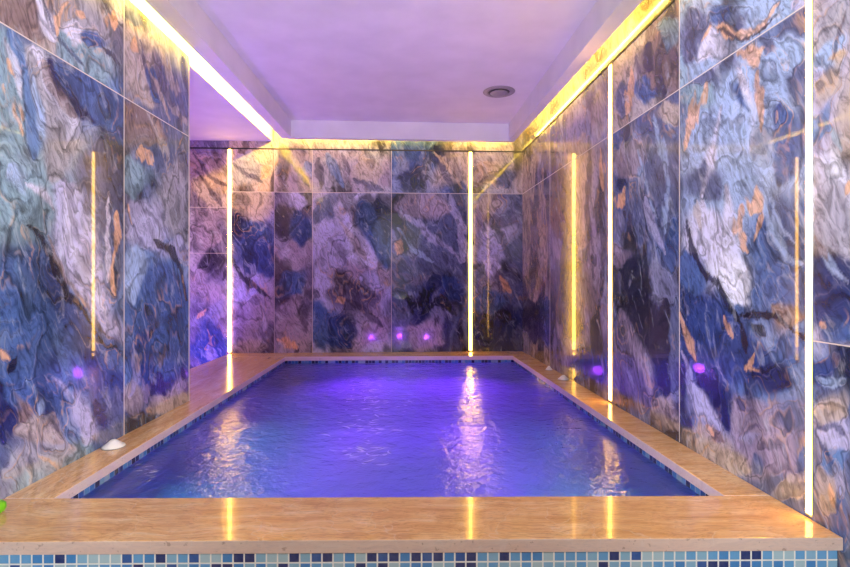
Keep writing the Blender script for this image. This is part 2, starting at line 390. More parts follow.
   ('gtan', 8, [(666, 104), (672, 120)]), ('lplum', 9, [(622, 140), (630, 170)]), ('slate', 12, [(656, 130), (662, 190), (656, 240)]), ('pblue', 3, [(650, 120), (660, 150), (664, 180), (660, 230)]),
   ('org', 3.5, [(624, 180), (620, 205)]), ('lav', 3.5, [(640, 200), (648, 230), (660, 250)]), ('mblue', 9, [(672, 220), (670, 270)]), ('pblue', 2.5, [(632, 150), (640, 186), (650, 214)]),
   ('lplum', 6, [(618, 246), (622, 264)]), ('ink', 4, [(622, 268), (636, 276), (648, 296)]), ('dk', 13, [(632, 300), (650, 330), (656, 370)]), ('dk', 8, [(664, 300), (656, 350)]),
   ('plum', 12, [(622, 330), (630, 380), (640, 410)]), ('lplum', 5, [(622, 310), (632, 350), (646, 400)]), ('navy', 10, [(668, 350), (664, 400)]), ('gtan', 7, [(650, 410), (676, 428)]), ('slate', 5, [(676, 300), (674, 400)])]),
 ('right', 679, 809, 'up', ('teal', 'pblue'), [
   ('pblue', 16, [(740, 10), (780, 20)]), ('slate', 8, [(690, 10), (700, 34), (690, 60)]), ('pale', 8, [(712, 30), (704, 60)]), ('mblue', 5, [(724, 6), (712, 22)]),
   ('org', 3.4, [(704, 40), (712, 26), (734, 32), (760, 24), (774, 8)]), ('ink', 1.6, [(706, 22), (716, 28), (740, 36), (764, 26), (778, 14)]), ('slate', 6, [(746, 8), (736, 24)]),
   ('lav', 8, [(788, 12), (800, 6)]), ('mblue', 3, [(796, 2), (788, 16)])]),
 ('right', 679, 809, 'lo', ('blue', 'slate'), [
   ('pblue', 32, [(730, 90), (720, 140), (740, 170), (770, 60)]), ('pale', 12, [(744, 80), (756, 110), (744, 150)]), ('teal', 10, [(690, 110), (704, 90)]), ('pale', 7, [(716, 110), (708, 150), (700, 190)]),
   ('mblue', 8, [(728, 86), (738, 100), (748, 110)]), ('org', 5, [(740, 54), (756, 58), (768, 46)]), ('org', 3.5, [(704, 84), (696, 104), (686, 122), (682, 150)]), ('org', 3, [(762, 70), (761, 100), (762, 130)]),
   ('ink', 1.2, [(700, 76), (718, 60), (730, 50)]), ('lav', 3, [(716, 54), (712, 70), (724, 62)]), ('pblue', 13, [(790, 30), (792, 60)]), ('slate', 5, [(776, 36), (770, 52)]),
   ('mblue', 15, [(786, 104), (790, 140), (782, 180)]), ('dblue', 6, [(784, 96), (780, 120)]), ('org', 8, [(752, 184), (754, 200), (746, 212)]), ('org', 3.4, [(736, 200), (732, 226), (744, 246)]), ('org', 2.6, [(762, 214), (748, 236)]),
   ('slate', 16, [(700, 160), (712, 190)]), ('mblue', 26, [(780, 230), (786, 270)]), ('pblue', 4, [(764, 196), (770, 230), (784, 250), (806, 258)]), ('pblue', 2.4, [(770, 200), (780, 230), (796, 240)]),
   ('pale', 5, [(722, 180), (724, 210), (722, 232)]), ('pale', 12, [(702, 196), (710, 236), (728, 270)]), ('white', 10, [(714, 244), (738, 286), (742, 290)]), ('gtan', 3, [(694, 196), (700, 226)]),
   ('dblue', 22, [(690, 300), (712, 340), (760, 350)]), ('mblue', 9, [(688, 256), (700, 296)]), ('mblue', 12, [(780, 330), (792, 350)]), ('brn', 7, [(770, 296), (786, 306), (800, 312)]),
   ('ink', 3.6, [(687, 222), (694, 250), (706, 272), (722, 290), (736, 308), (756, 300), (776, 304), (806, 336)]), ('ink', 5, [(750, 312), (762, 322)]), ('ink', 3, [(740, 312), (742, 340)]), ('navy', 10, [(750, 360), (790, 376)]),
   ('org', 3.4, [(684, 318), (694, 340), (702, 362)]), ('org', 1.6, [(722, 312), (728, 330)]), ('org', 2.5, [(752, 340), (746, 356), (758, 362)]), ('lav', 3, [(684, 356), (692, 376), (690, 400)]),
   ('lplum', 19, [(740, 400), (770, 440), (790, 470)]), ('navy', 9, [(704, 376), (718, 398), (728, 420)]), ('lav', 6, [(696, 388), (710, 416), (720, 426)]), ('brn', 6, [(708, 430), (722, 436)]), ('org', 2.6, [(704, 424), (712, 432)]),
   ('navy', 4, [(740, 390), (746, 404)]), ('gtan', 11, [(690, 432), (716, 448), (744, 462)]), ('slate', 6, [(752, 446), (760, 470)]), ('gtan', 10, [(790, 480), (800, 500)]), ('lav', 7, [(742, 430), (760, 430)]), ('slate', 10, [(794, 400), (790, 430)])]),
 ('right', 809, 9999, 'hi', ('gtan', 'lav'), [
   ('grey', 9, [(846, 10), (836, 34), (816, 50)]), ('pblue', 12, [(822, 60), (846, 50)]), ('tan', 7, [(834, 62), (848, 60)]), ('gtan', 8, [(820, 80), (846, 90)]), ('dk', 2.4, [(848, 20), (842, 40), (836, 70)]),
   ('blue', 10, [(818, 120), (834, 128)]), ('pale', 20, [(824, 170), (834, 220), (848, 260)]), ('teal', 3, [(838, 130), (848, 160)]), ('org', 4, [(850, 190), (846, 206)]), ('white', 4, [(836, 150), (846, 190)]),
   ('dblue', 18, [(816, 270), (832, 300), (850, 320)]), ('pblue', 3, [(814, 250), (832, 276), (848, 288)]), ('brn', 3, [(814, 246), (826, 268)]), ('mblue', 9, [(820, 320), (846, 340)]), ('org', 2.4, [(816, 322), (820, 330)])]),
 ('right', 809, 9999, 'mid', ('mblue', 'slate'), [
   ('dblue', 9, [(816, 360), (830, 376)]), ('pblue', 4, [(820, 372), (848, 386)]), ('gtan', 8, [(816, 410), (836, 412), (850, 424)]), ('tan', 3, [(816, 404), (838, 408), (850, 416)]),
   ('lav', 7, [(818, 430), (840, 438), (852, 460)]), ('navy', 2.4, [(816, 424), (836, 430), (850, 446)]), ('blue', 8, [(826, 458), (846, 480)]), ('navy', 2.4, [(818, 440), (832, 470), (846, 496)]),
   ('gtan', 5, [(818, 470), (830, 496), (842, 520)]), ('org', 3, [(832, 490), (840, 514)]), ('tan', 3.5, [(822, 500), (832, 522)]), ('mblue', 5, [(846, 500), (850, 560)]), ('lav', 4, [(838, 470), (848, 510)])]),
]

def hash_k(pts): return (pts[0][0] * 7 + pts[0][1] * 13) % 17 / 17.0

def paint(wall, X, Y, Z, U):
    """colour and flow field for the points of one wall"""
    px = HX + F * X / Y; py = HY - F * (Z - EYE) / Y
    n = len(X)
    col = np.zeros((n, 3)); flow = np.zeros(n); fold = np.zeros((n, 3))
    rel = Z - TOP
    for pi, (w, x0, x1, side, ground, strokes) in enumerate(PANELS):
        if w != wall: continue
        sel = (px > x0) & (px <= x1)
        if side == 'up': sel &= Z[:] > 2.70
        if side == 'lo': sel &= Z[:] <= 2.70
        if side == 'hi': sel &= Z[:] > 1.29
        if side == 'mid': sel &= Z[:] <= 1.29
        if not sel.any(): continue
        u = U[sel] + 7.7 * pi; v = Z[sel] * .9; q = px[sel]; r = py[sel]; y = Y[sel]
        sc = F / np.clip(y, 1, 9)
        # three rounds of folding give the poured, fluid look of the stone
        uu, vv = u.copy(), v * .62
        for fq, am in ((1.3, .060), (3.4, .026), (9.0, .013), (22.0, .0060), (50.0, .0022)):
            a1 = perlin(uu * fq + 3.1, vv * fq + 7.7) + .35 * perlin(uu * fq * 1.9 + 31, vv * fq * 1.9)
            a2 = perlin(uu * fq + 51.3, vv * fq + 17.1) + .35 * perlin(uu * fq * 1.9 + 77, vv * fq * 1.9 + 5)
            uu = uu + a1 * am; vv = vv + a2 * am
        q = q + (uu - u) * .95 * sc; r = r + (vv - v * .62) * 1.25 * sc
        base = fbm(uu * 1.7, vv * 1.7, 3, .5)
        g0, g1 = s2l(K[ground[0]]), s2l(K[ground[1]])
        c = g0 + (g1 - g0) * sstep(-.3, .3, base)[:, None]
        dk = sstep(.10, .45, fbm(uu * 2.3 + 30, vv * 1.9 + 8, 3, .5))
        lt = sstep(.12, .40, fbm(uu * 2.6 + 60, vv * 2.2 + 28, 3, .5))
        c = c * (1 - .62 * dk[:, None])
        c = c + (s2l(K['pale']) - c) * .24 * lt[:, None]
        fl = base * .42 + dk * .12 + lt * .1
        edge = perlin(uu * 6, vv * 6) + .5 * perlin(uu * 15, vv * 15)
        wisp = perlin(uu * 9 + 90, vv * 5 + 3) + .6 * perlin(uu * 24 + 9, vv * 13)
        f0 = uu * (-.5 if wall == 'right' else .5) - vv / .62 * .86; f1 = uu * (-.86 if wall == 'right' else .86) + vv / .62 * .5
        comb = perlin(f0 * 2.2, f1 * 13) + .6 * perlin(f0 * 5 + 9, f1 * 31) + .35 * perlin(f0 * 11 + 9, f1 * 66)
        acc_c = c * .16; acc_w = np.full(len(q), .16); done = False
        order = [s_ for s_ in strokes if s_[1] >= 5 and s_[0] not in ('ink', 'org')]
        order += [s_ for s_ in strokes if s_ not in order]
        for k, hw, pts in order:
            d = np.full(len(q), 1e9); tp = np.ones(len(q)); acc = 0.0
            tot = sum(math.hypot(b[0] - a[0], b[1] - a[1]) for a, b in zip(pts, pts[1:]))
            for (ax, ay), (bx, by) in zip(pts, pts[1:]):
                dx, dy = bx - ax, by - ay; L = dx * dx + dy * dy
                t = np.clip(((q - ax) * dx + (r - ay) * dy) / L, 0, 1)
                dd = np.hypot(q - ax - t * dx, r - ay - t * dy)
                fr = (acc + t * math.sqrt(L)) / tot; acc += math.sqrt(L)
                near = dd < d; d = np.where(near, dd, d); tp = np.where(near, fr, tp)
            lean = (hash_k(pts) - .5) * .5
            hw_ = hw * (.30 + .95 * np.sin(math.pi * np.clip(tp ** (1 + lean), 0, 1)) ** .8) if tot > hw * 1.6 else hw
            t = d / hw_ * (.8 if k in ('org', 'tan') else .92) + .16 * edge
            body = hw >= 5 and k not in ('ink', 'org')
            t = t + comb * (.26 if body else .62)
            if k in ('org', 'tan') and not body: t = t + .9 * np.maximum(wisp, -.35) + .15
            if k == 'ink': t = t * 1.25 + .2 * wisp
            if body:
                tt = np.maximum(t, .02) * .8
                wk = 1.0 / (tt ** 2 + .12) ** 3.2
                acc_c = acc_c + s2l(K[k]) * wk[:, None]; acc_w = acc_w + wk
                fl = fl + (1 - np.clip(t, 0, 3) / 3) * .22
                continue
            if not done:
                c = acc_c / acc_w[:, None] * (1 - .35 * dk[:, None]); done = True
                # thin dark seams where neighbouring bodies of colour meet
            a = (1 - sstep(.70, 1.12, t)) * (.74 if k == 'org' else (.85 if k == 'ink' else .62))
            kc = s2l(K[k])
            rim = np.exp(-((t - 1.12) / .16) ** 2) * (.22 if hw > 4 else .05) * sstep(-.1, .3, edge)
            c = c * (1 - rim[:, None])
            c = c * (1 - a[:, None]) + kc * a[:, None] * (1 + .07 * np.sin(t * 6 + 3 * edge)[:, None])
            fl = fl + (1 - np.clip(t, 0, 2.2) / 2.2) * .16 * (1 if hw > 3 else .4)
        if not done: c = acc_c / acc_w[:, None] * (1 - .35 * dk[:, None])
        sg = -1.0 if wall == 'right' else 1.0
        su = uu * sg; sv = vv / .62
        fold[sel, 0] = su * .5 - sv * .86 + pi * 3; fold[sel, 1] = su * .86 + sv * .5
        col[sel] = c; flow[sel] = fl
    return np.clip(1.25 * np.clip(col, .001, 1) ** 1.16, .004, 1), flow, fold

def marble_wall(name, wall, p0, p1, z0, z1, mat, inward, thick=.12, density=.0085, grow=False, seg0=None):
    """upright wall from p0 to p1 (plan), painted face towards `inward`, plain body behind it"""
    p0 = np.array(p0, float); p1 = np.array(p1, float)
    L = np.linalg.norm(p1 - p0); d = (p1 - p0) / L; nrm = np.array([-d[1], d[0]])
    if nrm @ (np.array(inward) - p0) < 0: nrm = -nrm
    # spacing grows with distance from the viewer
    us = [0.0]
    while us[-1] < L:
        y = p0[1] + d[1] * us[-1]
        us.append(us[-1] + (density * max(y, 1.4) / 3.2 if grow else density))
    us = np.array(us) * (L / us[-1])
    nv = int((z1 - z0) / density); vs = np.linspace(z0, z1, nv + 1); nu = len(us) - 1
    UU, VV = np.meshgrid(us, vs)
    X = p0[0] + d[0] * UU.ravel(); Y = p0[1] + d[1] * UU.ravel(); Z = VV.ravel()
    col, flow, fold = paint(wall, X, np.maximum(Y, .25), Z, UU.ravel())
    nb = len(X)
    co = np.stack([X, Y, Z], 1)
    b = [p0 - nrm * .003, p1 - nrm * .003, p1 - nrm * thick, p0 - nrm * thick]
    body = np.array([[q[0], q[1], z] for z in (z0, z1) for q in b])
    co = np.vstack([co, body])
    i = np.arange(nu)[None, :] + (np.arange(nv) * (nu + 1))[:, None]; i = i.ravel()
    quads = np.stack([i, i + 1, i + nu + 2, i + nu + 1], 1)
    test = np.cross(co[quads[0][1]] - co[quads[0][0]], co[quads[0][3]] - co[quads[0][0]])
    if test[:2] @ nrm < 0: quads = quads[:, ::-1]
    o = nb
    bq = np.array([[o, o + 1, o + 5, o + 4], [o + 1, o + 2, o + 6, o + 5], [o + 2, o + 3, o + 7, o + 6], [o + 3, o, o + 4, o + 7], [o + 4, o + 5, o + 6, o + 7], [o + 3, o + 2, o + 1, o]])
    quads = np.vstack([quads, bq])
    me = bpy.data.meshes.new(name)
    me.vertices.add(len(co)); me.vertices.foreach_set('co', co.ravel())
    me.loops.add(quads.size); me.loops.foreach_set('vertex_index', quads.ravel().astype(np.int32))
    me.polygons.add(len(quads)); me.polygons.foreach_set('loop_start', np.arange(0, quads.size, 4, dtype=np.int32))
    me.polygons.foreach_set('loop_total', np.full(len(quads), 4, dtype=np.int32))
    me.update(calc_edges=True)
    a = me.attributes.new('stone', 'FLOAT_COLOR', 'POINT')
    c4 = np.ones((len(co), 4)); c4[:nb, :3] = col; c4[nb:, :3] = col[nb // 2]
    a.data.foreach_set('color', c4.ravel())
    f = me.attributes.new('flow', 'FLOAT', 'POINT')
    ff = np.zeros(len(co)); ff[:nb] = flow; f.data.foreach_set('value', ff)
    g3 = me.attributes.new('fold', 'FLOAT_VECTOR', 'POINT')
    gg = np.zeros((len(co), 3)); gg[:nb] = fold; g3.data.foreach_set('vector', gg.ravel())
    me.materials.append(mat)
    ob = bpy.data.objects.new(name, me); C.objects.link(ob)
    ob['kind'] = 'structure'
    return ob, p0, d, nrm, L

def on_wall(w, y=None, x=None):
    """plan point of a wall line at depth y or offset x"""
    _, p0, d, n, L = w
    t = (y - p0[1]) / d[1] if y is not None else (x - p0[0]) / d[0]
    return p0 + d * t

def px_on_wall(w, px):
    """plan point where the sight line of column px meets a wall line"""
    _, p0, d, n, L = w
    k = (px - HX) / F
    t = (k * p0[1] - p0[0]) / (d[0] - k * d[1])
    return p0 + d * t

def plate(w, a, b, z0, z1, out, name, mat, parent=None, back=-.002):
    """thin upright plate lying on wall w between plan points a and b"""
    n = w[3]; bm = bmesh.new()
    prism(bm, [tuple(a + n * back), tuple(b + n * back), tuple(b + n * out), tuple(a + n * out)], z0, z1)
    return obj(name, bm, mat, parent)

# ------------------------------------------------------------------ materials
MARBLE = m_marble()
PLASTER = m_plaster('ceiling_plaster', (226, 220, 230))
HALLP = m_plaster('hall_plaster', (150, 142, 160))
TRAV_X = m_travertine('travertine_across', 'x'); TRAV_Y = m_travertine('travertine_along', 'y')
MOS_F = m_mosaic('front_mosaic', .0425, (.013, 0, -.5))
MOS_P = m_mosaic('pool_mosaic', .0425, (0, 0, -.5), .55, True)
WATER = m_water()
JOINT = m_plain('pale_joint', (214, 200, 196), .4)
DARK = m_plain('dark_gap', (26, 24, 30), .6)
ALU = m_plain('brushed_aluminium', (176, 172, 168), .3, Metallic=.9)
TRAV_SIDE = None
WARM = (1.0, .78, .40)
COVE = (1.0, .66, .07)
LED = m_emit('warm_led_diffuser', (1.0, .52, .08), 26.0)
LEDC = m_emit('cove_led_tape', COVE, 330.0); LEDD = m_emit('cove_led_tape_dim', COVE, 110.0)
WHITE = m_plain('white_plastic', (236, 232, 236), .3)
VENTM = m_plain('vent_metal', (150, 140, 152), .45)
VENTD = m_plain('vent_throat', (74, 66, 84), .6)
GREEN = m_plain('green_gloss', (112, 190, 30), .3)

# ------------------------------------------------------------------ walls
BL = (-2.60, 6.80); BR = (1.335, 6.985)
WL0, WL1 = (-1.90, .90), (-1.92, 4.15)
RD = (np.array(P(843, 537.1, TOP)) - np.array(P(520.4, 350.9, TOP)))
RP = np.array(BR)
rdir = np.array([1.613, 1.968]) - RP
RFRONT = RP + rdir * ((.90 - RP[1]) / rdir[1])
mid = (0, 3.5)
wall_l = marble_wall('wall_left', 'left', WL0, WL1, 0, 3.35, MARBLE, mid, thick=.085, density=.0075)
BL2 = (-4.2, 6.725)
wall_b = marble_wall('wall_back', 'back', BL2, BR, 0, CEIL, MARBLE, mid, density=.011)
wall_r = marble_wall('wall_right', 'right', tuple(RFRONT), BR, 0, CEIL, MARBLE, mid, density=.009, grow=True)

# joints between the slabs: pale grout lines
def vjoint(w, px, z0, z1, wd=.004):
    c = px_on_wall(w, px); d = w[2]
    o = plate(w, c - d * wd / 2, c + d * wd / 2, z0, z1, .0012, 'slab_joint', JOINT, w[0]); return o
def hjoint(w, a, b, z, wd=.004):
    o = plate(w, a, b, z - wd / 2, z + wd / 2, .0012, 'slab_joint', JOINT, w[0]); return o
JZ = 2.70
e = wall_l
vjoint(e, 124, .3, 3.35, .006); hjoint(e, np.array(WL0), np.array(WL1), JZ, .006)
plate(e, on_wall(e, y=4.142), on_wall(e, y=4.152), 0, 3.35, .003, 'edge_trim', JOINT, e[0])
e = wall_b
for px in (274.5, 312.5, 391.5): vjoint(e, px, TOP, LED_Z, .006 if px != 274.5 else .003)
hjoint(e, np.array(BL), np.array(BR), JZ, .006)
hjoint(e, np.array(BL2), px_on_wall(e, 227), 2.49, .004); hjoint(e, np.array(BL2), px_on_wall(e, 227), 1.88, .004)
e = wall_r
vjoint(e, 679.5, TOP, 3.6, .006); vjoint(e, 550, TOP, LED_Z, .006)
hjoint(e, px_on_wall(e, 805), np.array(BR), JZ, .005)
hjoint(e, px_on_wall(e, 812), np.array(RFRONT), 1.29, .005)
vjoint(e, 521.6, TOP, LED_Z, .012)

# shadow gap under the cove, on the back and right walls
for w, a, b in ((wall_b, np.array(BL2), np.array(BR)), (wall_r, np.array(RFRONT), np.array(BR))):
    bm = bmesh.new(); n = w[3]
    prism(bm, [tuple(a + n * -.002), tuple(b + n * -.002), tuple(b + n * .006), tuple(a + n * .006)], LED_Z, LED_Z + .016)
    o = obj('trim_1' if w is wall_b else 'trim_2', bm, DARK); tag(o, kind='structure')

# ------------------------------------------------------------------ floor, hall behind the viewer, ceiling
bm = bmesh.new(); prism(bm, [(-3.6, -5.2), (3.6, -5.2), (3.6, 1.97), (-3.6, 1.97)], -.1, 0)
tag(obj('floor', bm, TRAV_X), kind='structure')
def wallbox(name, a, b, c, d, mat=HALLP, z0=0, z1=CEIL):
    bm = bmesh.new(); prism(bm, [a, b, c, d], z0, z1); return tag(obj(name, bm, mat), kind='structure')
wallbox('wall_hall_end', (-3.6, -5.3), (3.6, -5.3), (3.6, -5.2), (-3.6, -5.2))
wallbox('wall_hall_left', (-3.7, -5.2), (-3.6, -5.2), (-3.6, .9), (-3.7, .9))
wallbox('wall_hall_right', (3.6, -5.2), (3.7, -5.2), (3.7, .9), (3.6, .9))
wallbox('wall_return_left', (-3.6, .9), (-1.99, .9), (-1.99, 1.0), (-3.6, 1.0))
wallbox('wall_return_right', (RFRONT[0] + .12, .9), (3.6, .9), (3.6, 1.0), (RFRONT[0] + .12, 1.0))
wallbox('wall_left_core', (-2.6, 1.0), (-2.006, 1.0), (-2.006, 4.15), (-2.6, 4.15), z1=3.35)
wallbox('wall_recess_front', (-4.2, 4.05), (-2.61, 4.05), (-2.61, 4.15), (-4.2, 4.15), z1=3.379)
wallbox('wall_recess_side', (-4.3, 4.05), (-4.201, 4.05), (-4.201, 6.8), (-4.3, 6.8))
wallbox('floor_recess', (-4.2, 4.151), (-2.60, 4.151), (-2.60, 6.79), (-4.2, 6.72), TRAV_X, -.1, 0)

bm = bmesh.new(); prism(bm, [(-4.3, -5.3), (3.7, -5.3), (3.7, 7.3), (-4.3, 7.3)], CEIL, CEIL + .1)
tag(obj('ceiling', bm, PLASTER), kind='structure')
# lower slab over the left recess; its right edge is washed by the cove light
bm = bmesh.new(); prism(bm, [(-4.2, 4.051), (-2.6, 4.051), (-2.6, .95), (-2.0, .95), (-2.04, 6.83), (-4.2, 6.73)], SOF, CEIL)
bev(bm, .003, 1)
tag(obj('ceiling_recess', bm, PLASTER), kind='structure')
# dropped frame around the tray: outer edge, inner edge
OUT = [(-1.80, .9), (-1.845, 6.69), (1.165, 6.87), (1.395 + (3.36 - .9) * .074, .9)]
INN = [(-1.66, .9), (-1.745, 6.64), (1.12, 6.81), (1.303 + (3.36 - .9) * .052, .9)]
bm = bmesh.new()
FR = [(a, b) for a, b in zip(OUT, INN)]
for i in range(3):
    prism(bm, [OUT[i], OUT[i + 1], INN[i + 1], INN[i]], SOF, CEIL - .001)
prism(bm, [OUT[3], OUT[0], (OUT[0][0], .75), (OUT[3][0], .75)], SOF, CEIL - .001)
bmesh.ops.remove_doubles(bm, verts=bm.verts, dist=.0005)
tag(obj('ceiling_frame', bm, PLASTER), kind='structure')

# cove light tape on the outer side of the frame, sitting behind a small lip
def shift(a, b, k):
    a = np.array(a); b = np.array(b); d = (b - a) / np.linalg.norm(b - a); n = np.array([-d[1], d[0]])
    if n @ (np.array([-.2, 3.8]) - a) > 0: n = -n
    return a + n * k, b + n * k
def cove(i, lbl, j0=0, j1=1, lip=.03, lh=3.47):
    a0, b0 = np.array(OUT[i]), np.array(OUT[i + 1])
    a = a0 + (b0 - a0) * j0; b = a0 + (b0 - a0) * j1
    root = empty('cove_light', (float((a[0] + b[0]) / 2), float((a[1] + b[1]) / 2), SOF))
    tag(root, lbl, 'cove light', 'cove lights around the dropped ceiling')
    inv = (-root.location[0], -root.location[1], -root.location[2])
    def strip(name, k0, k1, z0, z1, mat):
        p, q = shift(a, b, k0); r, s = shift(a, b, k1)
        bm = bmesh.new(); prism(bm, [tuple(p), tuple(q), tuple(s), tuple(r)], z0, z1)
        return obj(name, bm, mat, root, off=inv)
    strip('lip', .001, lip, SOF, SOF + .012, PLASTER)
    strip('led_tape', .002, .010, lh, lh + (.030 if i == 0 else .012), LEDC if i == 0 else LEDD)
cove(0, 'bright warm cove light running along the left side of the ceiling')
cove(1, 'yellow cove light along the top of the far wall', .02, .98, lip=.02)
cove(2, 'yellow cove light running along the right side of the ceiling')

# ------------------------------------------------------------------ LED line lights on the walls
def line_light(w, px, z0, z1, wd, out, lbl):
    c = px_on_wall(w, px); d = w[2]; n = w[3]
    ang = math.atan2(d[1], d[0])
    root = empty('linear_wall_light', (float(c[0]), float(c[1]), z0), 0)
    tag(root, lbl, 'wall light', 'vertical light lines on the walls')
    h = z1 - z0
    def box(name, u0, u1, o0, o1, a, b, mat):
        bm = bmesh.new()
        prism(bm, [tuple(d * u0 + n * o0), tuple(d * u1 + n * o0), tuple(d * u1 + n * o1), tuple(d * u0 + n * o1)], a, b)
        bev(bm, min(.002, (u1 - u0) * .2), 1)
        return obj(name, bm, mat, root)
    box('channel', -wd / 2 - .003, wd / 2 + .003, 0.0005, out * .35, 0, h, ALU)
    box('diffuser', -wd / 2, wd / 2, out * .36, out, .004, h - .004, LED)
    box('end_cap', -wd / 2 - .003, wd / 2 + .003, 0.0005, out * .9, -.006, -.0005, ALU)
line_light(wall_b, 229.8, TOP + .012, LED_Z - .002, .042, .014, 'glowing warm vertical light line in the far left corner beyond the left wall')
line_light(wall_b, 470.5, TOP + .012, LED_Z - .002, .040, .012, 'glowing warm vertical light line on the far wall right of centre')
line_light(wall_r, 610.5, TOP + .012, LED_Z - .002, .050, .006, 'glowing warm vertical light line on the right wall, halfway along the pool')
line_light(wall_r, 809.5, TOP + .012, CEIL - .004, .030, .006, 'tallest and nearest glowing light line, on the right wall by the front corner')

# ------------------------------------------------------------------ pool coping
A_FL = (-1.915, P(0, 544, TOP)[1]); A_FR = P(843, 537.5, TOP)
I_FL = P(53.5, 498.2, TOP); I_FR = P(724, 495.2, TOP)
I_BL = P(285.5, 356.8, TOP); I_BR = P(512.6, 355.8, TOP)
B_BL = (-2.595, 6.79); B_BR = (1.325, 6.975)
L_mid = (-1.915, I_FL[1]); R_mid = tuple(on_wall(wall_r, y=I_FR[1]) + wall_r[3] * .002)
A_FR = (A_FR[0], A_FR[1])
A_FL = (-1.912, A_FR[1] - .035)
T = .05
def coping(name, pts, mat, lbl):
    bm = bmesh.new(); prism(bm, pts, TOP - T, TOP)
    bev(bm, .004, 2, lambda e: all(v.co.z > TOP - .001 for v in e.verts))
    o = obj(name, bm, mat); tag(o, lbl, 'coping'); return o
g = .0015
coping('coping_slab', [A_FL, A_FR, (R_mid[0], R_mid[1] - g), (L_mid[0], L_mid[1] - g)], TRAV_X, 'wide tan travertine coping across the front edge of the pool')
coping('coping_slab', [(L_mid[0], L_mid[1] + g), (I_FL[0], I_FL[1] + g), (I_BL[0], I_BL[1]), (-1.93 - .66, I_BL[1]), (-2.59, 4.16), (-1.915, 4.16)][:2] + [(I_BL[0], I_BL[1] - g), (-2.59, I_BL[1] - g), (-2.59, 4.16), (-1.915, 4.16)], TRAV_Y, 'tan travertine coping along the left side of the pool, widening at the far end')
coping('coping_slab', [(I_FR[0], I_FR[1] + g), (R_mid[0], R_mid[1] + g), (float(on_wall(wall_r, y=I_BR[1])[0]) - .002, I_BR[1] - g), (I_BR[0], I_BR[1] - g)], TRAV_X, 'tan travertine coping along the right side of the pool')
coping('coping_slab', [(-2.59, I_BL[1] + g), (I_BL[0], I_BL[1] + g), (I_BR[0], I_BR[1] + g), (float(on_wall(wall_r, y=I_BR[1])[0]) - .002, I_BR[1] + g), B_BR, B_BL], TRAV_X, 'narrow tan travertine coping along the foot of the far wall')

# ------------------------------------------------------------------ pool basin
WZ = TOP - .088; DEEP = WZ - .75
ov = .012
q = [(I_FL[0] - ov, I_FL[1] - ov), (I_FR[0] + ov, I_FR[1] - ov), (I_BR[0] + ov, I_BR[1] + ov), (I_BL[0] - ov, I_BL[1] + ov)]
outer = [(A_FL[0], A_FL[1] + .012), (A_FR[0], A_FR[1] + .012), (1.30, 6.97), (-1.98, 6.80)]
outer = [(-1.905, A_FL[1] + .012), (A_FR[0] - .012, A_FR[1] + .012), (q[2][0] + .11, q[2][1] + .1), (q[3][0] - .10, q[3][1] + .1)]
root = empty('swimming_pool', (-.15, 4.4, 0)); tag(root, 'sunken indoor pool lined with small blue mosaic tiles', 'pool')
inv = (.15, -4.4, 0)
def basin_side(i, mat, name='basin_wall'):
    j = (i + 1) % 4
    bm = bmesh.new(); prism(bm, [q[i], q[j], outer[j], outer[i]], DEEP, TOP - T - .0005)
    return obj(name, bm, mat, root, off=inv)
basin_side(0, MOS_F, 'front_panel'); basin_side(1, MOS_P); basin_side(2, MOS_P); basin_side(3, MOS_P)
bm = bmesh.new(); prism(bm, [(-2.575, 4.165), (-2.03, 4.165), (-2.03, 6.70), (-2.575, 6.70)], 0, TOP - T - .0005)
obj('side_plinth', bm, MOS_F, root, off=inv)
bm = bmesh.new(); prism(bm, outer, DEEP - .08, DEEP - .0005)
TILEB = m_plain('basin_floor_plaster', (128, 150, 180), .6)
obj('basin_floor', bm, TILEB, root, off=inv)

# water with a fine rippled surface
bm = bmesh.new()
N, M_ = 120, 150
grid = []
import mathutils
from mathutils import noise as mn
for j in range(M_ + 1):
    t = j / M_
    l = (q[0][0] + .002 + (q[3][0] - q[0][0]) * t, q[0][1] + (q[3][1] - q[0][1]) * t)
    r = (q[1][0] + (q[2][0] - q[1][0]) * t, q[1][1] + (q[2][1] - q[1][1]) * t)
    row = []
    for i in range(N + 1):
        s = i / N
        x = l[0] + (r[0] - l[0]) * s; y = l[1] + (r[1] - l[1]) * s
        h = mn.noise((x * 2.1, y * 2.6, 1.3)) * .0035 + mn.noise((x * 6, y * 7, 4.3)) * .0016
        row.append(bm.verts.new((x, y, WZ + h)))
    grid.append(row)
for j in range(M_):
    for i in range(N):
        bm.faces.new((grid[j][i], grid[j][i + 1], grid[j + 1][i + 1], grid[j + 1][i]))
w = obj('pool_water', bm, WATER, smooth=True)
tag(w, 'rippling purple and teal lit water filling the pool', 'water')

# white meshes for modelled sparkles and some froth where the jets break the surface
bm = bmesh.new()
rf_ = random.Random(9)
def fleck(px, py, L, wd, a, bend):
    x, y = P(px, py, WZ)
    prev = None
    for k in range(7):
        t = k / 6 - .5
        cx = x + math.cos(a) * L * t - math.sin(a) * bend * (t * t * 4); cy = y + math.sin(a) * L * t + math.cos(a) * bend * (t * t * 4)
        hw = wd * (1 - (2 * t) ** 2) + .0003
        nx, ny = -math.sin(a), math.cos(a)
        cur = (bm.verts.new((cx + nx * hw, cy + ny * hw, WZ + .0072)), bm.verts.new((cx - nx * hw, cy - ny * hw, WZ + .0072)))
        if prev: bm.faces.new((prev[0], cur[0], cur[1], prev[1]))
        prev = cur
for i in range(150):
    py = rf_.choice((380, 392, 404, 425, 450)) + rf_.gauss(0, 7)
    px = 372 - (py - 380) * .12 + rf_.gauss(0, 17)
    fleck(px, max(368, py), rf_.uniform(.02, .11), rf_.uniform(.003, .009), rf_.gauss(.2, .5), rf_.uniform(-.02, .02))
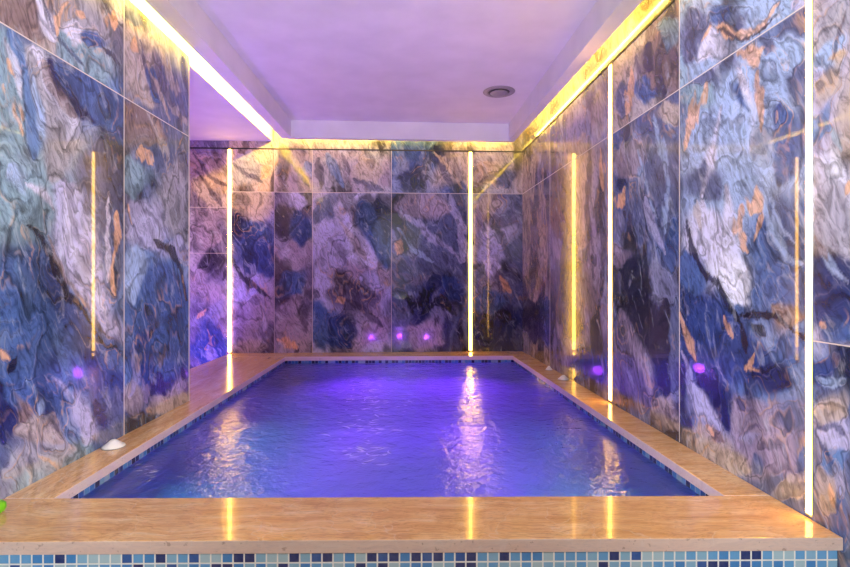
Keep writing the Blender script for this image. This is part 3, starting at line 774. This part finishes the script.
for i in range(14):
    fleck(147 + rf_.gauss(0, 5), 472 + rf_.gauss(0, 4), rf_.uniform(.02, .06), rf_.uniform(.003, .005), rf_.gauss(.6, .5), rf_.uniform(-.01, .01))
fo_ = obj('water_sparkle_foam', bm, m_plain('sparkle_foam', (225, 225, 245), .5))
tag(fo_, 'thin white flecks standing in for light sparkles over the middle of the pool water', 'sparkle_foam', kind='stuff')

# underwater lamps (on the front basin wall, shining towards the far end)
def spot(loc, target, col, energy, size, blend=.6, rad=.06):
    ld = bpy.data.lights.new('underwater_lamp', 'SPOT'); ld.color = col; ld.energy = energy  # added fill lamps share this light data name
    ld.spot_size = size; ld.spot_blend = blend; ld.shadow_soft_size = rad
    o = bpy.data.objects.new('underwater_lamp', ld); C.objects.link(o); o.location = loc
    o.rotation_euler = (mathutils.Vector(target) - mathutils.Vector(loc)).to_track_quat('-Z', 'Y').to_euler()
    return o
def point(loc, col, energy, rad=.08):
    ld = bpy.data.lights.new('underwater_lamp', 'POINT'); ld.color = col; ld.energy = energy; ld.shadow_soft_size = rad  # used for the added recess lamp
    o = bpy.data.objects.new('underwater_lamp', ld); C.objects.link(o); o.location = loc
    return o
PUR = (.42, .05, 1.0); MAG = (.62, .05, 1.0); TEAL = (.03, .36, .40)
Y0 = 2.46
R_ = math.radians
# from the front wall towards the far end
for xx in (-.75, -.15, .45):
    spot((xx, Y0, WZ - .22), (xx * .9, 6.4, WZ - .62), PUR, 520, R_(36), .9)
spot((-.15, Y0, WZ - .12), (-.15, 3.6, DEEP), PUR, 42, R_(110), .9)
spot((-.70, Y0, WZ - .15), (-.95, 4.0, DEEP), MAG, 110, R_(40), .9)
spot((.45, Y0, WZ - .15), (.65, 4.0, DEEP), MAG, 110, R_(40), .9)
# from under the far coping down onto the floor
spot((-.9, 6.46, WZ - .10), (-.6, 5.6, DEEP), PUR, 130, R_(130), .9)
spot((.5, 6.46, WZ - .10), (.3, 5.6, DEEP), PUR, 130, R_(130), .9)
# unseen violet lamp added low in the left recess for its purple wash
o_ = point((-2.75, 5.2, .18), (.28, .15, 1.0), 170, .1); o_.name = 'recess_fill_lamp'
# side lamps washing the floor blue-green
for yy, e_ in ((3.1, 50), (4.2, 46), (5.3, 10)):
    spot((-1.66, yy, WZ - .10), (-1.05, yy, DEEP), TEAL, e_, R_(118), .9)
    spot((1.28, yy, WZ - .10), (.75, yy, DEEP), TEAL, e_, R_(118), .9)
# purple lamps shining up through the surface onto ceiling and walls
spot((-.15, Y0, WZ - .30), (-.3, 5.6, CEIL), (.45, .16, 1.0), 1300, R_(74), .9)

# ------------------------------------------------------------------ ceiling vent
vx, vy = (499 - HX) / F * 5.63, 5.63
root = empty('ceiling_vent', (vx, vy, CEIL)); tag(root, 'round grey air vent set in the lilac ceiling', 'vent')
bm = bmesh.new(); lathe(bm, [(.118, -.001), (.172, -.001), (.176, -.006), (.168, -.012), (.130, -.018), (.118, -.012), (.118, -.001)], 64); obj('rim', bm, VENTM, root, True)
bm = bmesh.new(); lathe(bm, [(0, -.0008), (.118, -.0008), (.118, -.003), (0, -.003)], 48); obj('throat', bm, VENTD, root)
bm = bmesh.new(); lathe(bm, [(0, -.034), (.060, -.032), (.092, -.026), (.098, -.020), (.092, -.016), (0, -.014)], 64); obj('disc', bm, VENTM, root, True)
bm = bmesh.new(); lathe(bm, [(.004, -.014), (.012, -.014), (.012, -.003), (.004, -.003)], 16); obj('stem', bm, VENTM, root, True)

# ------------------------------------------------------------------ small white domed caps on the coping
def cap(px, py, r, lbl, wall=None):
    x, y = P(px, py, TOP)
    root = empty('domed_cap', (x, y, TOP)); tag(root, lbl, 'cap', 'white caps on the coping')
    bm = bmesh.new(); lathe(bm, [(0, .0005), (r * .96, .0005), (r, .005), (r * .97, .010), (r * .70, .020), (r * .36, .038), (r * .2, .044), (0, .046)], 40)
    obj('dome', bm, WHITE, root, True)
    bm = bmesh.new(); lathe(bm, [(r * .99, .0003), (r * 1.06, .0003), (r * 1.06, .0035), (r * .99, .0045), (r * .99, .0003)], 40)
    obj('base_ring', bm, m_plain('cap_ring', (150, 140, 136), .4), root, True)
cap(113.5, 447, .062, 'white domed cap on the left coping against the marble wall')
cap(549, 370, .036, 'smaller, farther white domed cap on the right coping')
cap(563.5, 379.5, .052, 'larger, nearer white domed cap on the right coping')

# green rounded piece cut by the left edge of the photograph
gx, gy = P(-5, 514, TOP)
root = empty('green_ornament', (gx + .004, gy, TOP)); tag(root, 'bright green rounded ornament at the left end of the front coping', 'ornament')
bm = bmesh.new()
lathe(bm, [(0, .0005), (.016, .0005), (.030, .010), (.036, .026), (.034, .042), (.024, .052), (.010, .054), (0, .050)], 32)
obj('body', bm, GREEN, root, True)
bm = bmesh.new(); lathe(bm, [(0, .048), (.003, .048), (.0022, .064), (0, .065)], 8); obj('stem', bm, m_plain('stem_green', (70, 110, 30), .5), root, True)

# ------------------------------------------------------------------ downlights in the hall behind, their reflections show in the marble
BLUE = m_emit('blue_downlight_glow', (.12, .12, 1.0), 60); WRM = m_emit('warm_downlight_glow', (1, .75, .5), 40)
for (x, y, m, lb) in ((1.2, -3.3, BLUE, 'blue downlight in the hall ceiling, right of centre'), (2.1, -3.3, BLUE, 'blue downlight in the hall ceiling, far right'), (-1.2, -4.2, BLUE, 'blue downlight in the hall ceiling, left of centre'), (-1.2, -2.7, WRM, 'warm white downlight in the hall ceiling, left'), (1.5, -4.3, WRM, 'warm white downlight in the hall ceiling, right')):
    root = empty('downlight', (x, y, CEIL)); tag(root, lb, 'downlight', 'hall downlights')
    bm = bmesh.new(); lathe(bm, [(.045, -.001), (.066, -.001), (.064, -.008), (.046, -.010), (.045, -.001)], 32); obj('bezel', bm, ALU, root, True)
    bm = bmesh.new(); lathe(bm, [(0, -.001), (.045, -.001), (.045, -.004), (0, -.005)], 32); obj('lens', bm, m, root)

# ------------------------------------------------------------------ lights
def area(name, loc, rot, size, sy, col, e):
    ld = bpy.data.lights.new(name, 'AREA'); ld.shape = 'RECTANGLE'; ld.size = size; ld.size_y = sy; ld.color = col; ld.energy = e
    o = bpy.data.objects.new(name, ld); C.objects.link(o); o.location = loc; o.rotation_euler = rot
    return o
# neutral fill lamps added unseen behind the viewer; spots coned clear of reflections
def hall(loc, e, col=(1, .95, .97), r=.16):  # unseen point fill behind the viewer
    ld = bpy.data.lights.new('fill_lamp', 'POINT'); ld.color = col; ld.energy = e; ld.shadow_soft_size = r
    o = bpy.data.objects.new('fill_lamp', ld); C.objects.link(o); o.location = loc
def fill_spot(loc, target, e, size, rad=.25, col=(1, 1, .90)):
    o = spot(loc, target, col, e, math.radians(size), .7, rad); o.name = 'fill_lamp'
fill_spot((2.1, -1.5, 2.3), (-1.92, 1.9, 1.9), 1500, 41)
fill_spot((-2.1, -1.5, 2.3), (1.62, 1.9, 1.9), 1300, 41)
fill_spot((0, -.6, 1.2), (0, 3.2, 3.6), 600, 62)
fill_spot((0, -1.2, 2.9), (0, 2.2, .5), 270, 50)
hall((0, -2.6, 2.9), 30, r=.8)

W = bpy.data.worlds.new('World'); bpy.context.scene.world = W; W.use_nodes = True
W.node_tree.nodes['Background'].inputs[0].default_value = (.55, .5, .7, 1); W.node_tree.nodes['Background'].inputs[1].default_value = .3

# ------------------------------------------------------------------ camera
cd = bpy.data.cameras.new('camera'); cam = bpy.data.objects.new('camera', cd); C.objects.link(cam)
cam.location = (0, 0, EYE); cam.rotation_euler = (math.radians(90), 0, 0)
cd.sensor_width = 36; cd.lens = 36 * F / 850; cd.shift_y = (HY - 283.5) / 850; cd.clip_start = .02
bpy.context.scene.camera = cam
vs = bpy.context.scene.view_settings
vs.view_transform = 'Standard'; vs.look = 'None'; vs.exposure = 0; vs.gamma = 1
